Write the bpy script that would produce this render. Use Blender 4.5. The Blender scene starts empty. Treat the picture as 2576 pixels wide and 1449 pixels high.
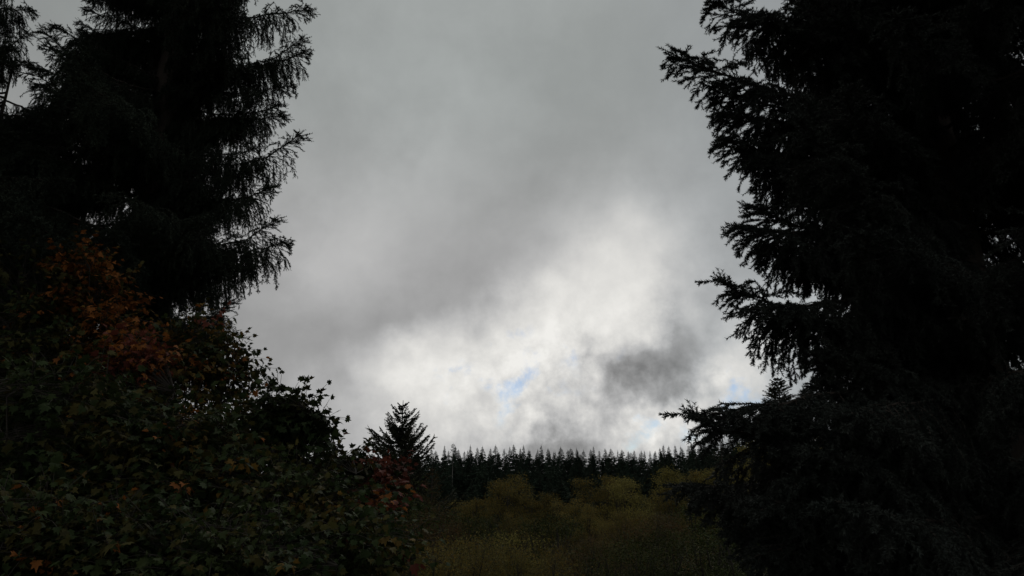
import bpy, math, random
import numpy as np
from mathutils import Vector, Matrix, Euler

# ------------------------------------------------------------------ camera
S = bpy.context.scene
COL = S.collection
HFOV = math.radians(75.0)
PITCH = math.radians(16.8)
CAMZ = 3.5
cam_d = bpy.data.cameras.new("camera")
cam_d.sensor_width = 36.0
cam_d.lens = 18.0 / math.tan(HFOV / 2)
cam_d.clip_start = 0.1
cam_d.clip_end = 5000
cam = bpy.data.objects.new("camera", cam_d)
COL.objects.link(cam)
cam.location = (0, 0, CAMZ)
cam.rotation_euler = (math.radians(90) + PITCH, 0, 0)
S.camera = cam
FPX = 1288.0 / math.tan(HFOV / 2)        # focal length in pixels of a 2576 px wide picture

def ray(x, y):
    """pixel of the 2576x1449 picture -> world direction"""
    a = (x - 1288.0) / FPX
    b = (724.5 - y) / FPX
    c, s = math.cos(PITCH), math.sin(PITCH)
    return Vector((a, c - b * s, s + b * c))

def at(x, y, d):
    """point at horizontal distance d along that ray"""
    r = ray(x, y)
    h = math.hypot(r.x, r.y)
    return Vector((0, 0, CAMZ)) + r * (d / h)

def azel(x, y):
    r = ray(x, y)
    return math.atan2(r.x, r.y), math.atan2(r.z, math.hypot(r.x, r.y))

def to_px(p):
    p = Vector(p) - Vector((0, 0, CAMZ))
    c, s = math.cos(PITCH), math.sin(PITCH)
    f = p.y * c + p.z * s
    u = -p.y * s + p.z * c
    if f < 0.05: return None
    return 1288 + FPX * p.x / f, 724.5 - FPX * u / f

# ------------------------------------------------------------------ exposure, world, sun
S.view_settings.view_transform = 'Standard'
S.view_settings.look = 'None'
S.view_settings.exposure = 0
S.view_settings.gamma = 1
S.view_settings.use_curve_mapping = False
S.render.engine = 'CYCLES'
S.cycles.max_bounces = 5
S.cycles.diffuse_bounces = 2
S.cycles.transparent_max_bounces = 4

SUN_EL, SUN_AZ = math.radians(40), math.radians(14)      # behind the cloud, ahead of the camera
sun_d = bpy.data.lights.new("sun", 'SUN')
sun_d.energy = 0.5
sun_d.angle = math.radians(30)
sun_d.color = (1.0, 0.96, 0.9)
sun = bpy.data.objects.new("sun", sun_d)
COL.objects.link(sun)
sun.location = (10, 30, 60)
sd = Vector((math.sin(SUN_AZ) * math.cos(SUN_EL), math.cos(SUN_AZ) * math.cos(SUN_EL), math.sin(SUN_EL)))
sun.rotation_euler = sd.to_track_quat('Z', 'Y').to_euler()

W = bpy.data.worlds.new("World")
S.world = W
W.use_nodes = True
nt = W.node_tree
for n in list(nt.nodes): nt.nodes.remove(n)
def N(t, **kw):
    n = nt.nodes.new(t)
    for k, v in kw.items(): setattr(n, k, v)
    return n
def M(op, a, b=None, c=None, clamp=False):
    n = N('ShaderNodeMath', operation=op)
    n.use_clamp = clamp
    for i, v in enumerate((a, b, c)):
        if v is None: continue
        if isinstance(v, (int, float)): n.inputs[i].default_value = v
        else: nt.links.new(v, n.inputs[i])
    return n.outputs[0]
def VM(op, a, b=None, scale=None):
    n = N('ShaderNodeVectorMath', operation=op)
    for i, v in enumerate((a, b)):
        if v is None: continue
        if isinstance(v, tuple): n.inputs[i].default_value = v
        else: nt.links.new(v, n.inputs[i])
    if scale is not None:
        n.inputs['Scale'].default_value = scale
    return n.outputs[0]
def noise(vec, scale, detail=6, rough=0.55, dist=0.0, color=False):
    n = N('ShaderNodeTexNoise')
    n.noise_dimensions = '3D'
    n.inputs['Scale'].default_value = scale
    n.inputs['Detail'].default_value = detail
    n.inputs['Roughness'].default_value = rough
    n.inputs['Distortion'].default_value = dist
    nt.links.new(vec, n.inputs['Vector'])
    return n.outputs['Color' if color else 'Fac']
def ramp(v, lo, hi):
    n = N('ShaderNodeMapRange')
    n.interpolation_type = 'SMOOTHSTEP'
    n.inputs['From Min'].default_value = lo
    n.inputs['From Max'].default_value = hi
    nt.links.new(v, n.inputs['Value'])
    return n.outputs[0]
def mixc(f, a, b):
    n = N('ShaderNodeMix', data_type='RGBA')
    if isinstance(f, (int, float)): n.inputs[0].default_value = f
    else: nt.links.new(f, n.inputs[0])
    for i, v in ((6, a), (7, b)):
        if isinstance(v, tuple): n.inputs[i].default_value = v
        else: nt.links.new(v, n.inputs[i])
    return n.outputs[2]

tc = N('ShaderNodeTexCoord')
sep = N('ShaderNodeSeparateXYZ')
nt.links.new(tc.outputs['Generated'], sep.inputs[0])
dx, dy, dz = sep.outputs
az = M('ARCTAN2', dx, dy)
el = M('ARCSINE', dz)
# cloud deck coordinates: the direction meets a flat deck, softened near the horizon
den = M('ADD', M('MAXIMUM', dz, -0.2), 0.42)
cmb = N('ShaderNodeCombineXYZ')
nt.links.new(M('DIVIDE', dx, den), cmb.inputs[0])
nt.links.new(M('DIVIDE', dy, den), cmb.inputs[1])
deck = cmb.outputs[0]
# warped azimuth / elevation for the cloud masses
cmb2 = N('ShaderNodeCombineXYZ')
nt.links.new(az, cmb2.inputs[0]); nt.links.new(el, cmb2.inputs[1])
ae = cmb2.outputs[0]
w1 = VM('SUBTRACT', noise(tc.outputs['Generated'], 4.5, 5, 0.55, 0, True), (0.5, 0.5, 0.5))
w2 = VM('SUBTRACT', noise(tc.outputs['Generated'], 14.0, 6, 0.6, 0, True), (0.5, 0.5, 0.5))
aew = VM('ADD', ae, VM('ADD', VM('SCALE', w1, scale=0.10), VM('SCALE', w2, scale=0.085)))
flat = N('ShaderNodeVectorMath', operation='MULTIPLY')
nt.links.new(aew, flat.inputs[0]); flat.inputs[1].default_value = (1, 1, 0)
aew = flat.outputs[0]

def blob(x, y, rx, ry, rot, coord=None):
    """soft patch at a direction; radii given in picture pixels, rot in degrees (counterclockwise)"""
    a0, e0 = azel(x, y)
    mp = N('ShaderNodeMapping', vector_type='TEXTURE')
    mp.inputs['Location'].default_value = (a0, e0, 0)
    mp.inputs['Rotation'].default_value = (0, 0, math.radians(rot))
    mp.inputs['Scale'].default_value = (rx / FPX, ry / FPX, 1)
    nt.links.new(coord or aew, mp.inputs[0])
    g = N('ShaderNodeTexGradient', gradient_type='QUADRATIC_SPHERE')
    nt.links.new(mp.outputs[0], g.inputs[0])
    return g.outputs['Fac']

val = None
BL = [  # x, y, rx, ry, rot, amount (display-space luminance)
    (1380, 930, 1000, 420, 14, 0.26), (1500, 720, 420, 260, 40, 0.20), (1600, 700, 260, 190, 50, 0.16),
    (1130, 920, 520, 170, 18, 0.14), (1060, 1000, 330, 130, -15, 0.10), (1480, 1040, 700, 130, 5, 0.12),
    (1330, 850, 420, 150, 20, 0.14), (1830, 935, 340, 110, 35, 0.24), (1010, 960, 240, 100, 0, 0.08), (1250, 1100, 420, 90, 0, 0.10),
    (1690, 1060, 300, 80, 12, 0.10),
    (1570, 945, 210, 135, 10, -0.42), (1620, 950, 150, 100, 10, -0.14), (1690, 840, 75, 190, -12, -0.22), (1500, 880, 80, 75, 0, -0.22), (1570, 1030, 130, 60, 20, -0.14),
    (1390, 1120, 170, 75, 5, -0.38),
    (870, 960, 190, 110, -15, -0.10), (960, 985, 110, 70, -10, -0.08), (880, 1080, 160, 110, 0, -0.05),
    (1000, 800, 520, 140, 18, -0.08), (1230, 660, 340, 120, 30, -0.05),
    (600, 880, 280, 220, 0, -0.09), (700, 800, 300, 160, -30, -0.02), (900, 600, 460, 240, 35, 0.07), (780, 640, 200, 160, 30, 0.05),
    (1500, 130, 300, 240, 0, -0.04), (1050, 420, 330, 170, 40, 0.04), (1330, 470, 200, 90, 30, -0.03),
    (1790, 780, 180, 320, -10, -0.10), (1760, 560, 220, 200, 0, 0.0),
    (80, 60, 700, 700, 0, -0.12), (2500, 120, 800, 900, 0, -0.12),
]
val = M('ADD', 0.625, 0.0)
for x, y, rx, ry, rot, a in BL:
    val = M('MULTIPLY_ADD', blob(x, y, rx * 1.3, ry * 1.3, rot), a, val)
# broken texture of the deck: broad everywhere, fine only in the bright thin part
n_big = M('SUBTRACT', noise(deck, 2.4, 4, 0.5, 0.4), 0.5)
n_mid = M('SUBTRACT', noise(tc.outputs['Generated'], 9.0, 8, 0.58, 0.15), 0.5)
n_fine = M('SUBTRACT', noise(tc.outputs['Generated'], 26.0, 9, 0.6, 0.12), 0.5)
open_ = M('MINIMUM', M('ADD', M('ADD', blob(1420, 960, 950, 420, 12), blob(1650, 1060, 700, 260, 5)), 0.06), 1.0)
val = M('MULTIPLY_ADD', n_big, 0.16, val)
val = M('MULTIPLY_ADD', M('MULTIPLY', n_mid, M('ADD', M('MULTIPLY', open_, 0.58), 0.06)), 1.0, val)
xv = M('SUBTRACT', val, 0.60)
pos_ = M('MULTIPLY', M('TANH', M('MULTIPLY', M('MAXIMUM', xv, 0.0), 2.9)), 0.34)
neg_ = M('MULTIPLY', M('TANH', M('MULTIPLY', M('MINIMUM', xv, 0.0), 6.0)), 0.065)
val = M('ADD', M('ADD', pos_, neg_), 0.60)
val = M('MULTIPLY_ADD', M('MULTIPLY', n_fine, open_), 0.50, val)
val = M('MINIMUM', M('MAXIMUM', val, 0.48), 0.94)
lin = M('POWER', val, 2.2)
# colour: warm white where thin, neutral grey where thick, faintly green-grey high up
c_thick = mixc(ramp(el, 0.30, 0.62), (0.985, 0.985, 0.985, 1), (0.945, 1.0, 0.985, 1))
side = ramp(az, 0.12, 0.45)
c_thick = mixc(side, c_thick, (0.94, 0.995, 1.02, 1))
c_cloud = mixc(ramp(val, 0.66, 0.92), c_thick, (1.0, 0.985, 0.945, 1))
vscale = N('ShaderNodeVectorMath', operation='SCALE')
nt.links.new(c_cloud, vscale.inputs[0]); nt.links.new(M('MULTIPLY', lin, 10.0), vscale.inputs['Scale'])
cloud = vscale.outputs[0]
sky = N('ShaderNodeTexSky', sky_type='NISHITA')
sky.sun_disc = False
sky.sun_elevation = SUN_EL
sky.sun_rotation = SUN_AZ
sky.air_density = 1.0; sky.dust_density = 0.3; sky.ozone_density = 2.5
skyc = N('ShaderNodeVectorMath', operation='MULTIPLY')
nt.links.new(sky.outputs[0], skyc.inputs[0]); skyc.inputs[1].default_value = (0.60, 0.66, 0.78)
# holes in the deck where blue shows
holes = None
for x, y, rx, ry, rot, a in [(1310, 1015, 150, 90, 60, .7), (1270, 1000, 280, 110, 10, .65), (1225, 860, 190, 60, 25, .55), (1480, 880, 140, 50, 0, .4),
                             (1850, 975, 200, 80, 25, 1.1), (1150, 960, 110, 60, 0, .5), (1560, 1118, 140, 44, 25, 1.0), (1680, 1060, 170, 45, 10, 0.6),
                             (1660, 1080, 260, 60, 15, .4), (1960, 1010, 160, 70, 20, .5)]:
    b = blob(x, y, rx, ry, rot)
    holes = M('MULTIPLY', b, a) if holes is None else M('MULTIPLY_ADD', b, a, holes)
hn = noise(tc.outputs['Generated'], 24.0, 9, 0.6, 0.15)
hole = ramp(M('ADD', M('MULTIPLY', holes, 0.42), M('MULTIPLY', M('SUBTRACT', hn, 0.5), 2.6)), 0.16, 0.85)
hole = M('MULTIPLY', hole, M('MULTIPLY', holes, 4.0, None, True))
final = mixc(M('MULTIPLY', hole, 0.75), cloud, skyc.outputs[0])
bg = N('ShaderNodeBackground')
bg.inputs['Strength'].default_value = 0.1
nt.links.new(final, bg.inputs[0])
out = N('ShaderNodeOutputWorld')
nt.links.new(bg.outputs[0], out.inputs[0])
W.cycles.sampling_method = 'MANUAL'
W.cycles.sample_map_resolution = 512

# ------------------------------------------------------------------ helpers
rng = np.random.default_rng(7)
R = random.Random(11)

def nrm(v):
    return v / np.maximum(np.linalg.norm(v, axis=-1, keepdims=True), 1e-9)

class MB:
    """collects triangles, links ONE mesh"""
    def __init__(s):
        s.v = []; s.f = []; s.m = []; s.n = 0
    def tris(s, v, f, m=0):
        v = np.asarray(v, dtype=np.float32).reshape(-1, 3); f = np.asarray(f, dtype=np.int32).reshape(-1, 3)
        s.v.append(v); s.f.append(f + s.n); s.m.append(np.full(len(f), m, dtype=np.int32)); s.n += len(v)
    def tube(s, pts, r0, r1, sides=3, m=0):
        pts = np.asarray(pts, dtype=float); n = len(pts)
        t = np.gradient(pts, axis=0); t = nrm(t)
        ref = np.array([0.13, 0.27, 1.0]) if abs(t[0][2]) < 0.9 else np.array([1.0, 0.2, 0.1])
        u = nrm(np.cross(t, ref)); w = np.cross(t, u)
        rad = np.interp(np.linspace(0, 1, n), [0, 1], [r0, r1])[:, None, None]
        a = np.linspace(0, 2 * np.pi, sides, endpoint=False)
        ring = pts[:, None, :] + rad * (np.cos(a)[None, :, None] * u[:, None, :] + np.sin(a)[None, :, None] * w[:, None, :])
        f = []
        for i in range(n - 1):
            for j in range(sides):
                k = (j + 1) % sides
                A, B, C, D = i * sides + j, i * sides + k, (i + 1) * sides + k, (i + 1) * sides + j
                f += [(A, B, C), (A, C, D)]
        s.tris(ring.reshape(-1, 3), f, m)
    def needles(s, P0, P1, n, ln, w, m=0, ang=0.85, lvar=0.3):
        """n needles round every segment P0->P1"""
        P0 = np.asarray(P0); P1 = np.asarray(P1); K = len(P0)
        if K == 0: return
        t = (np.arange(n)[None, :] + rng.random((K, n))) / n
        base = P0[:, None, :] + t[..., None] * (P1 - P0)[:, None, :]
        a = nrm(P1 - P0)
        ref = np.where(np.abs(a[:, 2:3]) < 0.9, np.array([[0, 0, 1.0]]), np.array([[1.0, 0, 0]]))
        u = nrm(np.cross(a, ref)); v = np.cross(a, u)
        ph = rng.random((K, n)) * 2 * np.pi
        th = ang + (rng.random((K, n)) - 0.5) * 0.5
        rad = np.cos(ph)[..., None] * u[:, None, :] + np.sin(ph)[..., None] * v[:, None, :]
        d = np.cos(th)[..., None] * a[:, None, :] + np.sin(th)[..., None] * rad
        L = ln * (1 + (rng.random((K, n)) - 0.5) * lvar)[..., None]
        sd_ = nrm(np.cross(d, rng.normal(size=(K, n, 3)))) * (w / 2)
        V = np.stack([base - sd_, base + sd_, base + d * L], axis=2).reshape(-1, 3)
        F = np.arange(K * n * 3).reshape(-1, 3)
        s.tris(V, F, m)
    def mesh(s, name, mats):
        me = bpy.data.meshes.new(name)
        V = np.concatenate(s.v); F = np.concatenate(s.f); Mi = np.concatenate(s.m)
        me.vertices.add(len(V)); me.vertices.foreach_set('co', V.ravel())
        me.loops.add(len(F) * 3); me.loops.foreach_set('vertex_index', F.ravel())
        me.polygons.add(len(F)); me.polygons.foreach_set('loop_start', np.arange(0, len(F) * 3, 3, dtype=np.int32))
        me.polygons.foreach_set('material_index', Mi)
        for m in mats: me.materials.append(m)
        me.update(calc_edges=True)
        return me

def tag(o, label=None, cat=None, group=None, kind=None):
    if label: o['label'] = label
    if cat: o['category'] = cat
    if group: o['group'] = group
    if kind: o['kind'] = kind
    return o
def put(name, me, parent=None, mw=None):
    o = bpy.data.objects.new(name, me)
    COL.objects.link(o)
    if parent is not None: o.parent = parent
    if mw is not None: o.matrix_local = mw
    return o
def empty(name, loc, rz=0.0, sc=(1, 1, 1)):
    o = bpy.data.objects.new(name, None)
    COL.objects.link(o)
    o.empty_display_size = 0.3
    o.location = loc; o.rotation_euler = (0, 0, rz); o.scale = sc
    return o

def foliage_mat(name, c1, c2, rough=0.6, trans=0.0, objvar=0.25, scale=2.0, spec=0.25, c3=None):
    m = bpy.data.materials.new(name); m.use_nodes = True
    t = m.node_tree; b = t.nodes['Principled BSDF']; L = t.links.new
    geo = t.nodes.new('ShaderNodeNewGeometry'); oi = t.nodes.new('ShaderNodeObjectInfo')
    nz = t.nodes.new('ShaderNodeTexNoise'); nz.inputs['Scale'].default_value = scale; nz.inputs['Detail'].default_value = 3
    L(geo.outputs['Position'], nz.inputs['Vector'])
    mr = t.nodes.new('ShaderNodeMapRange'); mr.inputs['From Min'].default_value = 0.35; mr.inputs['From Max'].default_value = 0.65
    L(nz.outputs['Fac'], mr.inputs['Value'])
    mx = t.nodes.new('ShaderNodeMix'); mx.data_type = 'RGBA'
    L(mr.outputs[0], mx.inputs[0]); mx.inputs[6].default_value = (*c1, 1); mx.inputs[7].default_value = (*c2, 1)
    col = mx.outputs[2]
    if c3 is not None:
        m3 = t.nodes.new('ShaderNodeMix'); m3.data_type = 'RGBA'
        r3 = t.nodes.new('ShaderNodeMapRange'); r3.inputs['From Min'].default_value = 0.72; r3.inputs['From Max'].default_value = 0.80
        L(geo.outputs['Random Per Island'], r3.inputs['Value']); L(r3.outputs[0], m3.inputs[0])
        L(col, m3.inputs[6]); m3.inputs[7].default_value = (*c3, 1); col = m3.outputs[2]
    # per island and per object brightness
    ad = t.nodes.new('ShaderNodeMath'); ad.operation = 'MULTIPLY_ADD'
    L(geo.outputs['Random Per Island'], ad.inputs[0]); ad.inputs[1].default_value = 0.5; ad.inputs[2].default_value = 0.75 - objvar / 2
    ad2 = t.nodes.new('ShaderNodeMath'); ad2.operation = 'MULTIPLY_ADD'
    L(oi.outputs['Random'], ad2.inputs[0]); ad2.inputs[1].default_value = objvar; L(ad.outputs[0], ad2.inputs[2])
    vs = t.nodes.new('ShaderNodeVectorMath'); vs.operation = 'SCALE'
    L(col, vs.inputs[0]); L(ad2.outputs[0], vs.inputs['Scale'])
    L(vs.outputs[0], b.inputs['Base Color'])
    b.inputs['Roughness'].default_value = rough
    b.inputs['Specular IOR Level'].default_value = spec
    if trans > 0:
        tr = t.nodes.new('ShaderNodeBsdfTranslucent'); L(vs.outputs[0], tr.inputs['Color'])
        ms = t.nodes.new('ShaderNodeMixShader'); ms.inputs[0].default_value = trans
        L(b.outputs[0], ms.inputs[1]); L(tr.outputs[0], ms.inputs[2])
        L(ms.outputs[0], t.nodes['Material Output'].inputs['Surface'])
    return m
def bark_mat(name, c1, c2, sx=30):
    m = bpy.data.materials.new(name); m.use_nodes = True
    t = m.node_tree; b = t.nodes['Principled BSDF']; L = t.links.new
    tcn = t.nodes.new('ShaderNodeTexCoord'); mp = t.nodes.new('ShaderNodeMapping'); mp.inputs['Scale'].default_value = (1, 1, 0.25)
    nz = t.nodes.new('ShaderNodeTexNoise'); nz.inputs['Scale'].default_value = sx; nz.inputs['Detail'].default_value = 6
    L(tcn.outputs['Object'], mp.inputs[0]); L(mp.outputs[0], nz.inputs['Vector'])
    mx = t.nodes.new('ShaderNodeMix'); mx.data_type = 'RGBA'
    L(nz.outputs['Fac'], mx.inputs[0]); mx.inputs[6].default_value = (*c1, 1); mx.inputs[7].default_value = (*c2, 1)
    L(mx.outputs[2], b.inputs['Base Color'])
    bp = t.nodes.new('ShaderNodeBump'); bp.inputs['Strength'].default_value = 0.6; bp.inputs['Distance'].default_value = 0.02
    L(nz.outputs['Fac'], bp.inputs['Height']); L(bp.outputs[0], b.inputs['Normal'])
    b.inputs['Roughness'].default_value = 0.9; b.inputs['Specular IOR Level'].default_value = 0.1
    return m

m_needle_r = foliage_mat('spruce_needles_blue', (0.020, 0.025, 0.021), (0.030, 0.034, 0.029), 0.65, 0, 0.3, 1.5, 0.15)
m_needle_l = foliage_mat('spruce_needles', (0.016, 0.024, 0.014), (0.026, 0.034, 0.022), 0.65, 0, 0.3, 1.2, 0.15)
m_bark = bark_mat('spruce_bark', (0.035, 0.028, 0.024), (0.06, 0.05, 0.042))
m_bark_grey = bark_mat('grey_bark', (0.03, 0.026, 0.022), (0.055, 0.048, 0.04))
m_bark_pale = bark_mat('pale_dead_bark', (0.16, 0.15, 0.14), (0.26, 0.25, 0.23))
m_mid = foliage_mat('midground_conifer', (0.018, 0.024, 0.012), (0.034, 0.034, 0.018), 0.7, 0, 0.2, 1.2, 0.15)
m_ridge = foliage_mat('ridge_conifer', (0.020, 0.034, 0.022), (0.034, 0.048, 0.032), 0.8, 0, 0.45, 0.35, 0.1)
m_olive = foliage_mat('olive_autumn_leaves', (0.100, 0.084, 0.028), (0.14, 0.116, 0.038), 0.8, 0.3, 0.5, 0.5, 0.05, (0.13, 0.085, 0.02))
m_yell = foliage_mat('yellow_autumn_leaves', (0.175, 0.148, 0.042), (0.13, 0.112, 0.034), 0.8, 0.3, 0.4, 0.5, 0.05)
m_rust = foliage_mat('rust_leaves', (0.075, 0.045, 0.020), (0.055, 0.045, 0.02), 0.8, 0.3, 0.4, 0.6, 0.05)
m_dkgreen = foliage_mat('dark_shrub_leaves', (0.022, 0.032, 0.010), (0.042, 0.046, 0.014), 0.8, 0.15, 0.4, 0.8, 0.05)
LEAFC = {
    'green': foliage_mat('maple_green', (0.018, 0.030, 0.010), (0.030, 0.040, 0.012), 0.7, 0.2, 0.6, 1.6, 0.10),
    'olive': foliage_mat('maple_olive', (0.036, 0.036, 0.010), (0.054, 0.044, 0.012), 0.7, 0.25, 0.6, 1.6, 0.10),
    'gold': foliage_mat('maple_gold', (0.13, 0.075, 0.016), (0.10, 0.065, 0.018), 0.7, 0.3, 0.5, 1.6, 0.10),
    'orange': foliage_mat('maple_orange', (0.28, 0.10, 0.024), (0.19, 0.070, 0.020), 0.7, 0.3, 0.5, 1.6, 0.10),
    'red': foliage_mat('maple_red', (0.14, 0.038, 0.024), (0.095, 0.030, 0.020), 0.7, 0.3, 0.4, 1.6, 0.10),
}
LK = list(LEAFC)

# ------------------------------------------------------------------ ground
def ground(x, y):
    d = np.hypot(x, y)
    z = np.interp(d, [0, 8, 20, 40, 70, 120, 180, 230, 400, 3000], [0, -0.1, -1.0, -2.5, -5.5, -6.0, -3.5, -3.5, -14, -60])
    a = np.arctan2(x, np.maximum(y, 0.01) if np.isscalar(y) else y)
    up = np.clip((np.degrees(a) - 12) / 14, 0, 1) * np.clip((d - 30) / 40, 0, 1) * (d < 500) * 4.5
    z = z + up
    return z + 0.15 * np.sin(x * 0.31 + 1.3) * np.cos(y * 0.27) * np.clip(d / 10, 0, 1)
rad = np.concatenate([np.linspace(0.0, 60, 61), np.linspace(64, 260, 50), np.array([300, 400, 600, 1000, 1800, 3000])])
na = 144
aa = np.linspace(0, 2 * np.pi, na, endpoint=False)
RR, AA = np.meshgrid(rad, aa, indexing='ij')
GX, GY = RR * np.sin(AA), RR * np.cos(AA)
GZ = ground(GX, GY)
gv = np.stack([GX, GY, GZ], -1).reshape(-1, 3)
gf = []
for i in range(len(rad) - 1):
    for j in range(na):
        k = (j + 1) % na
        A, B, C, D = i * na + j, i * na + k, (i + 1) * na + k, (i + 1) * na + j
        if i > 0: gf.append((A, B, C))
        gf.append((A, C, D))
gm = MB(); gm.tris(gv, gf)
m_ground = foliage_mat('forest_floor', (0.030, 0.028, 0.014), (0.045, 0.042, 0.018), 0.9, 0, 0, 0.7, 0.1)
go = put('ground', gm.mesh('ground', [m_ground])); tag(go, 'dark forest floor sloping down from the camera to the far wooded ridge', None, None, 'structure')
# undergrowth that nobody could count
ug = MB()
nU = 60000
d = 12 + 150 * rng.random(nU) ** 1.3; a = np.radians(rng.uniform(-34, 34, nU))
x = d * np.sin(a); y = d * np.cos(a)
h = rng.random(nU) ** 1.5 * (0.5 + d * 0.006)
p = np.stack([x, y, ground(x, y) + h], -1)
sz = (0.10 + d * 0.0022)[:, None]
q = rng.normal(size=(nU, 2, 3)); q = nrm(q) * sz[:, None] * 0.8
ug.tris(np.stack([p, p + q[:, 0], p + q[:, 1]], 1).reshape(-1, 3), np.arange(nU * 3).reshape(-1, 3))
uo = put('undergrowth', ug.mesh('undergrowth', [m_dkgreen])); tag(uo, 'low dark leafy undergrowth covering the valley floor', 'undergrowth', None, 'stuff')

# ------------------------------------------------------------------ spruce branches
def curve(p0, d0, L, n, bend, wig=0.0):
    """polyline starting at p0 along d0; bend is added to the direction along the way"""
    pts = [np.array(p0, float)]; dd = np.array(d0, float)
    st = L / n
    for i in range(n):
        dd = dd + np.array(bend) * st + rng.normal(size=3) * wig
        dd = dd / np.linalg.norm(dd)
        pts.append(pts[-1] + dd * st)
    return np.array(pts)

def make_branch(L, seg_sp, lat_len, hang, shoot_sp, shoot_len, nn, nl, nw, bow, tip_up, mats, seed, wood=0.03, dens=1.0, pend_sp=0.08, pend_len=0.32):
    global rng
    keep = rng; rng = np.random.default_rng(seed)
    mb = MB()
    n = 16
    s = np.linspace(0, 1, n + 1)
    side_w = rng.normal() * 0.05
    main = np.stack([s * L, side_w * L * np.sin(s * np.pi), L * (bow * np.sin(np.pi * s) + tip_up * (s ** 3 - s) * 0.5)], -1)
    main[1:-1] += rng.normal(size=(n - 1, 3)) * L * 0.004
    mb.tube(main, wood, 0.006, 4, 1)
    segs0, segs1 = [], []
    def addseg(pts):
        for k in range(len(pts) - 1): segs0.append(pts[k]); segs1.append(pts[k + 1])
    def mp(t):
        f = t * n; i = min(int(f), n - 1); return main[i] + (main[i + 1] - main[i]) * (f - i), nrm(main[i + 1] - main[i])
    # needles on the outer main axis
    addseg(main[int(n * 0.55):])
    cnt = int(L / seg_sp)
    for i in range(cnt):
        t = 0.10 + 0.88 * (i + rng.random() * 0.7) / cnt
        p, ax = mp(t)
        for sd_ in (-1, 1):
            if rng.random() > dens: continue
            D = (1 - t) * L
            ll = min(lat_len * (0.6 + 0.4 * min(1, t / 0.4)), shoot_len * 0.9 + 0.48 * D) * rng.uniform(0.6, 1.12)
            out = np.array([0, sd_, 0.0])
            fwd = rng.uniform(0.5, 1.1)
            d0 = ax * fwd + out * rng.uniform(0.35, 1.0) + np.array([0, 0, rng.uniform(-0.25, 0.3)])
            tipf = min(1.0, max(0.0, D - 0.35) / 0.8 + 0.08)
            hg = hang * rng.uniform(0.4, 1.2) * tipf
            m_ = max(3, int(ll / 0.09))
            pts = curve(p, d0 / np.linalg.norm(d0), ll, m_, (0, 0, -hg / max(ll, 0.15)), 0.03)
            mb.tube(pts[::2] if len(pts) > 4 else pts, 0.006, 0.002, 3, 1)
            addseg(pts[1:])
            # hanging side twigs along the lateral, each with its own shoots
            k = max(2, int(ll / pend_sp))
            for j in range(k):
                f = (j + 0.4 + rng.random() * 0.6) / k * (len(pts) - 1) * 0.999
                q = min(int(f), len(pts) - 2); pp = pts[q] + (pts[q + 1] - pts[q]) * (f - q); la = nrm(pts[q + 1] - pts[q])
                s2 = 1 if j % 2 else -1
                pr = np.array([la[1], -la[0], 0.0]) * s2
                dd = la * rng.uniform(0.3, 1.0) + pr * rng.uniform(0.3, 0.9) + np.array([0, 0, -rng.uniform(0.0, 0.4)])
                dd /= np.linalg.norm(dd)
                pl = min(pend_len, shoot_len + 0.42 * D) * rng.uniform(0.35, 1.2) * (0.55 + 0.45 * math.sin(f / (len(pts) - 1) * math.pi))
                mm = max(2, int(pl / shoot_sp))
                pp_ = curve(pp, dd, pl, mm, (0, 0, -hang * 1.7 * tipf / max(pl, 0.2)), 0.03)
                addseg(pp_)
                for z in range(1, mm + (1 if pl < 0.12 else 0)):
                    ax2 = nrm(pp_[min(z + 1, mm)] - pp_[z - 1])
                    sd2 = nrm(np.cross(ax2, rng.normal(size=3)))
                    for s3 in (-1, 1):
                        if rng.random() < 0.15: continue
                        d3 = nrm(ax2 * 1.0 + sd2 * s3 * rng.uniform(0.35, 0.7))
                        sl = shoot_len * rng.uniform(0.45, 1.15)
                        segs0.append(pp_[z]); segs1.append(pp_[z] + d3 * sl)
    # shoots set straight on the outer limb
    nsh = int(0.42 * L / (shoot_sp * 0.55))
    for i in range(nsh):
        t = 0.56 + 0.43 * (i + rng.random()) / nsh
        p, ax = mp(t)
        for sd_ in (-1, 1):
            dd = nrm(ax * 1.0 + np.array([0, sd_ * rng.uniform(0.2, 1.0), rng.uniform(-0.9, 0.5)]))
            segs0.append(p); segs1.append(p + dd * shoot_len * rng.uniform(0.8, 1.5))
    # terminal fingers
    for j in range(5):
        p, ax = mp(1 - 0.03 - 0.05 * j / L * 1.5)
        for sd_ in (-1, 1):
            dd = nrm(ax * 1.0 + np.array([0, sd_ * 0.8, rng.uniform(-0.5, 0.5)]))
            segs0.append(p); segs1.append(p + dd * shoot_len * rng.uniform(0.7, 1.1))
    segs0.append(main[-1]); segs1.append(main[-1] + nrm(main[-1] - main[-2]) * shoot_len)
    mb.needles(np.array(segs0), np.array(segs1), nn, nl, nw, 0)
    # thin stems inside the shoots
    P0 = np.array(segs0); P1 = np.array(segs1)
    u = nrm(np.cross(P1 - P0, rng.normal(size=P0.shape))) * 0.0022
    K = len(P0)
    mb.tris(np.stack([P0 - u, P0 + u, P1 + (P1 - P0) * 0.05], 1).reshape(-1, 3), np.arange(K * 3).reshape(-1, 3), 1)
    me = mb.mesh('branch', mats)
    rng = keep
    return me, L

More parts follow.
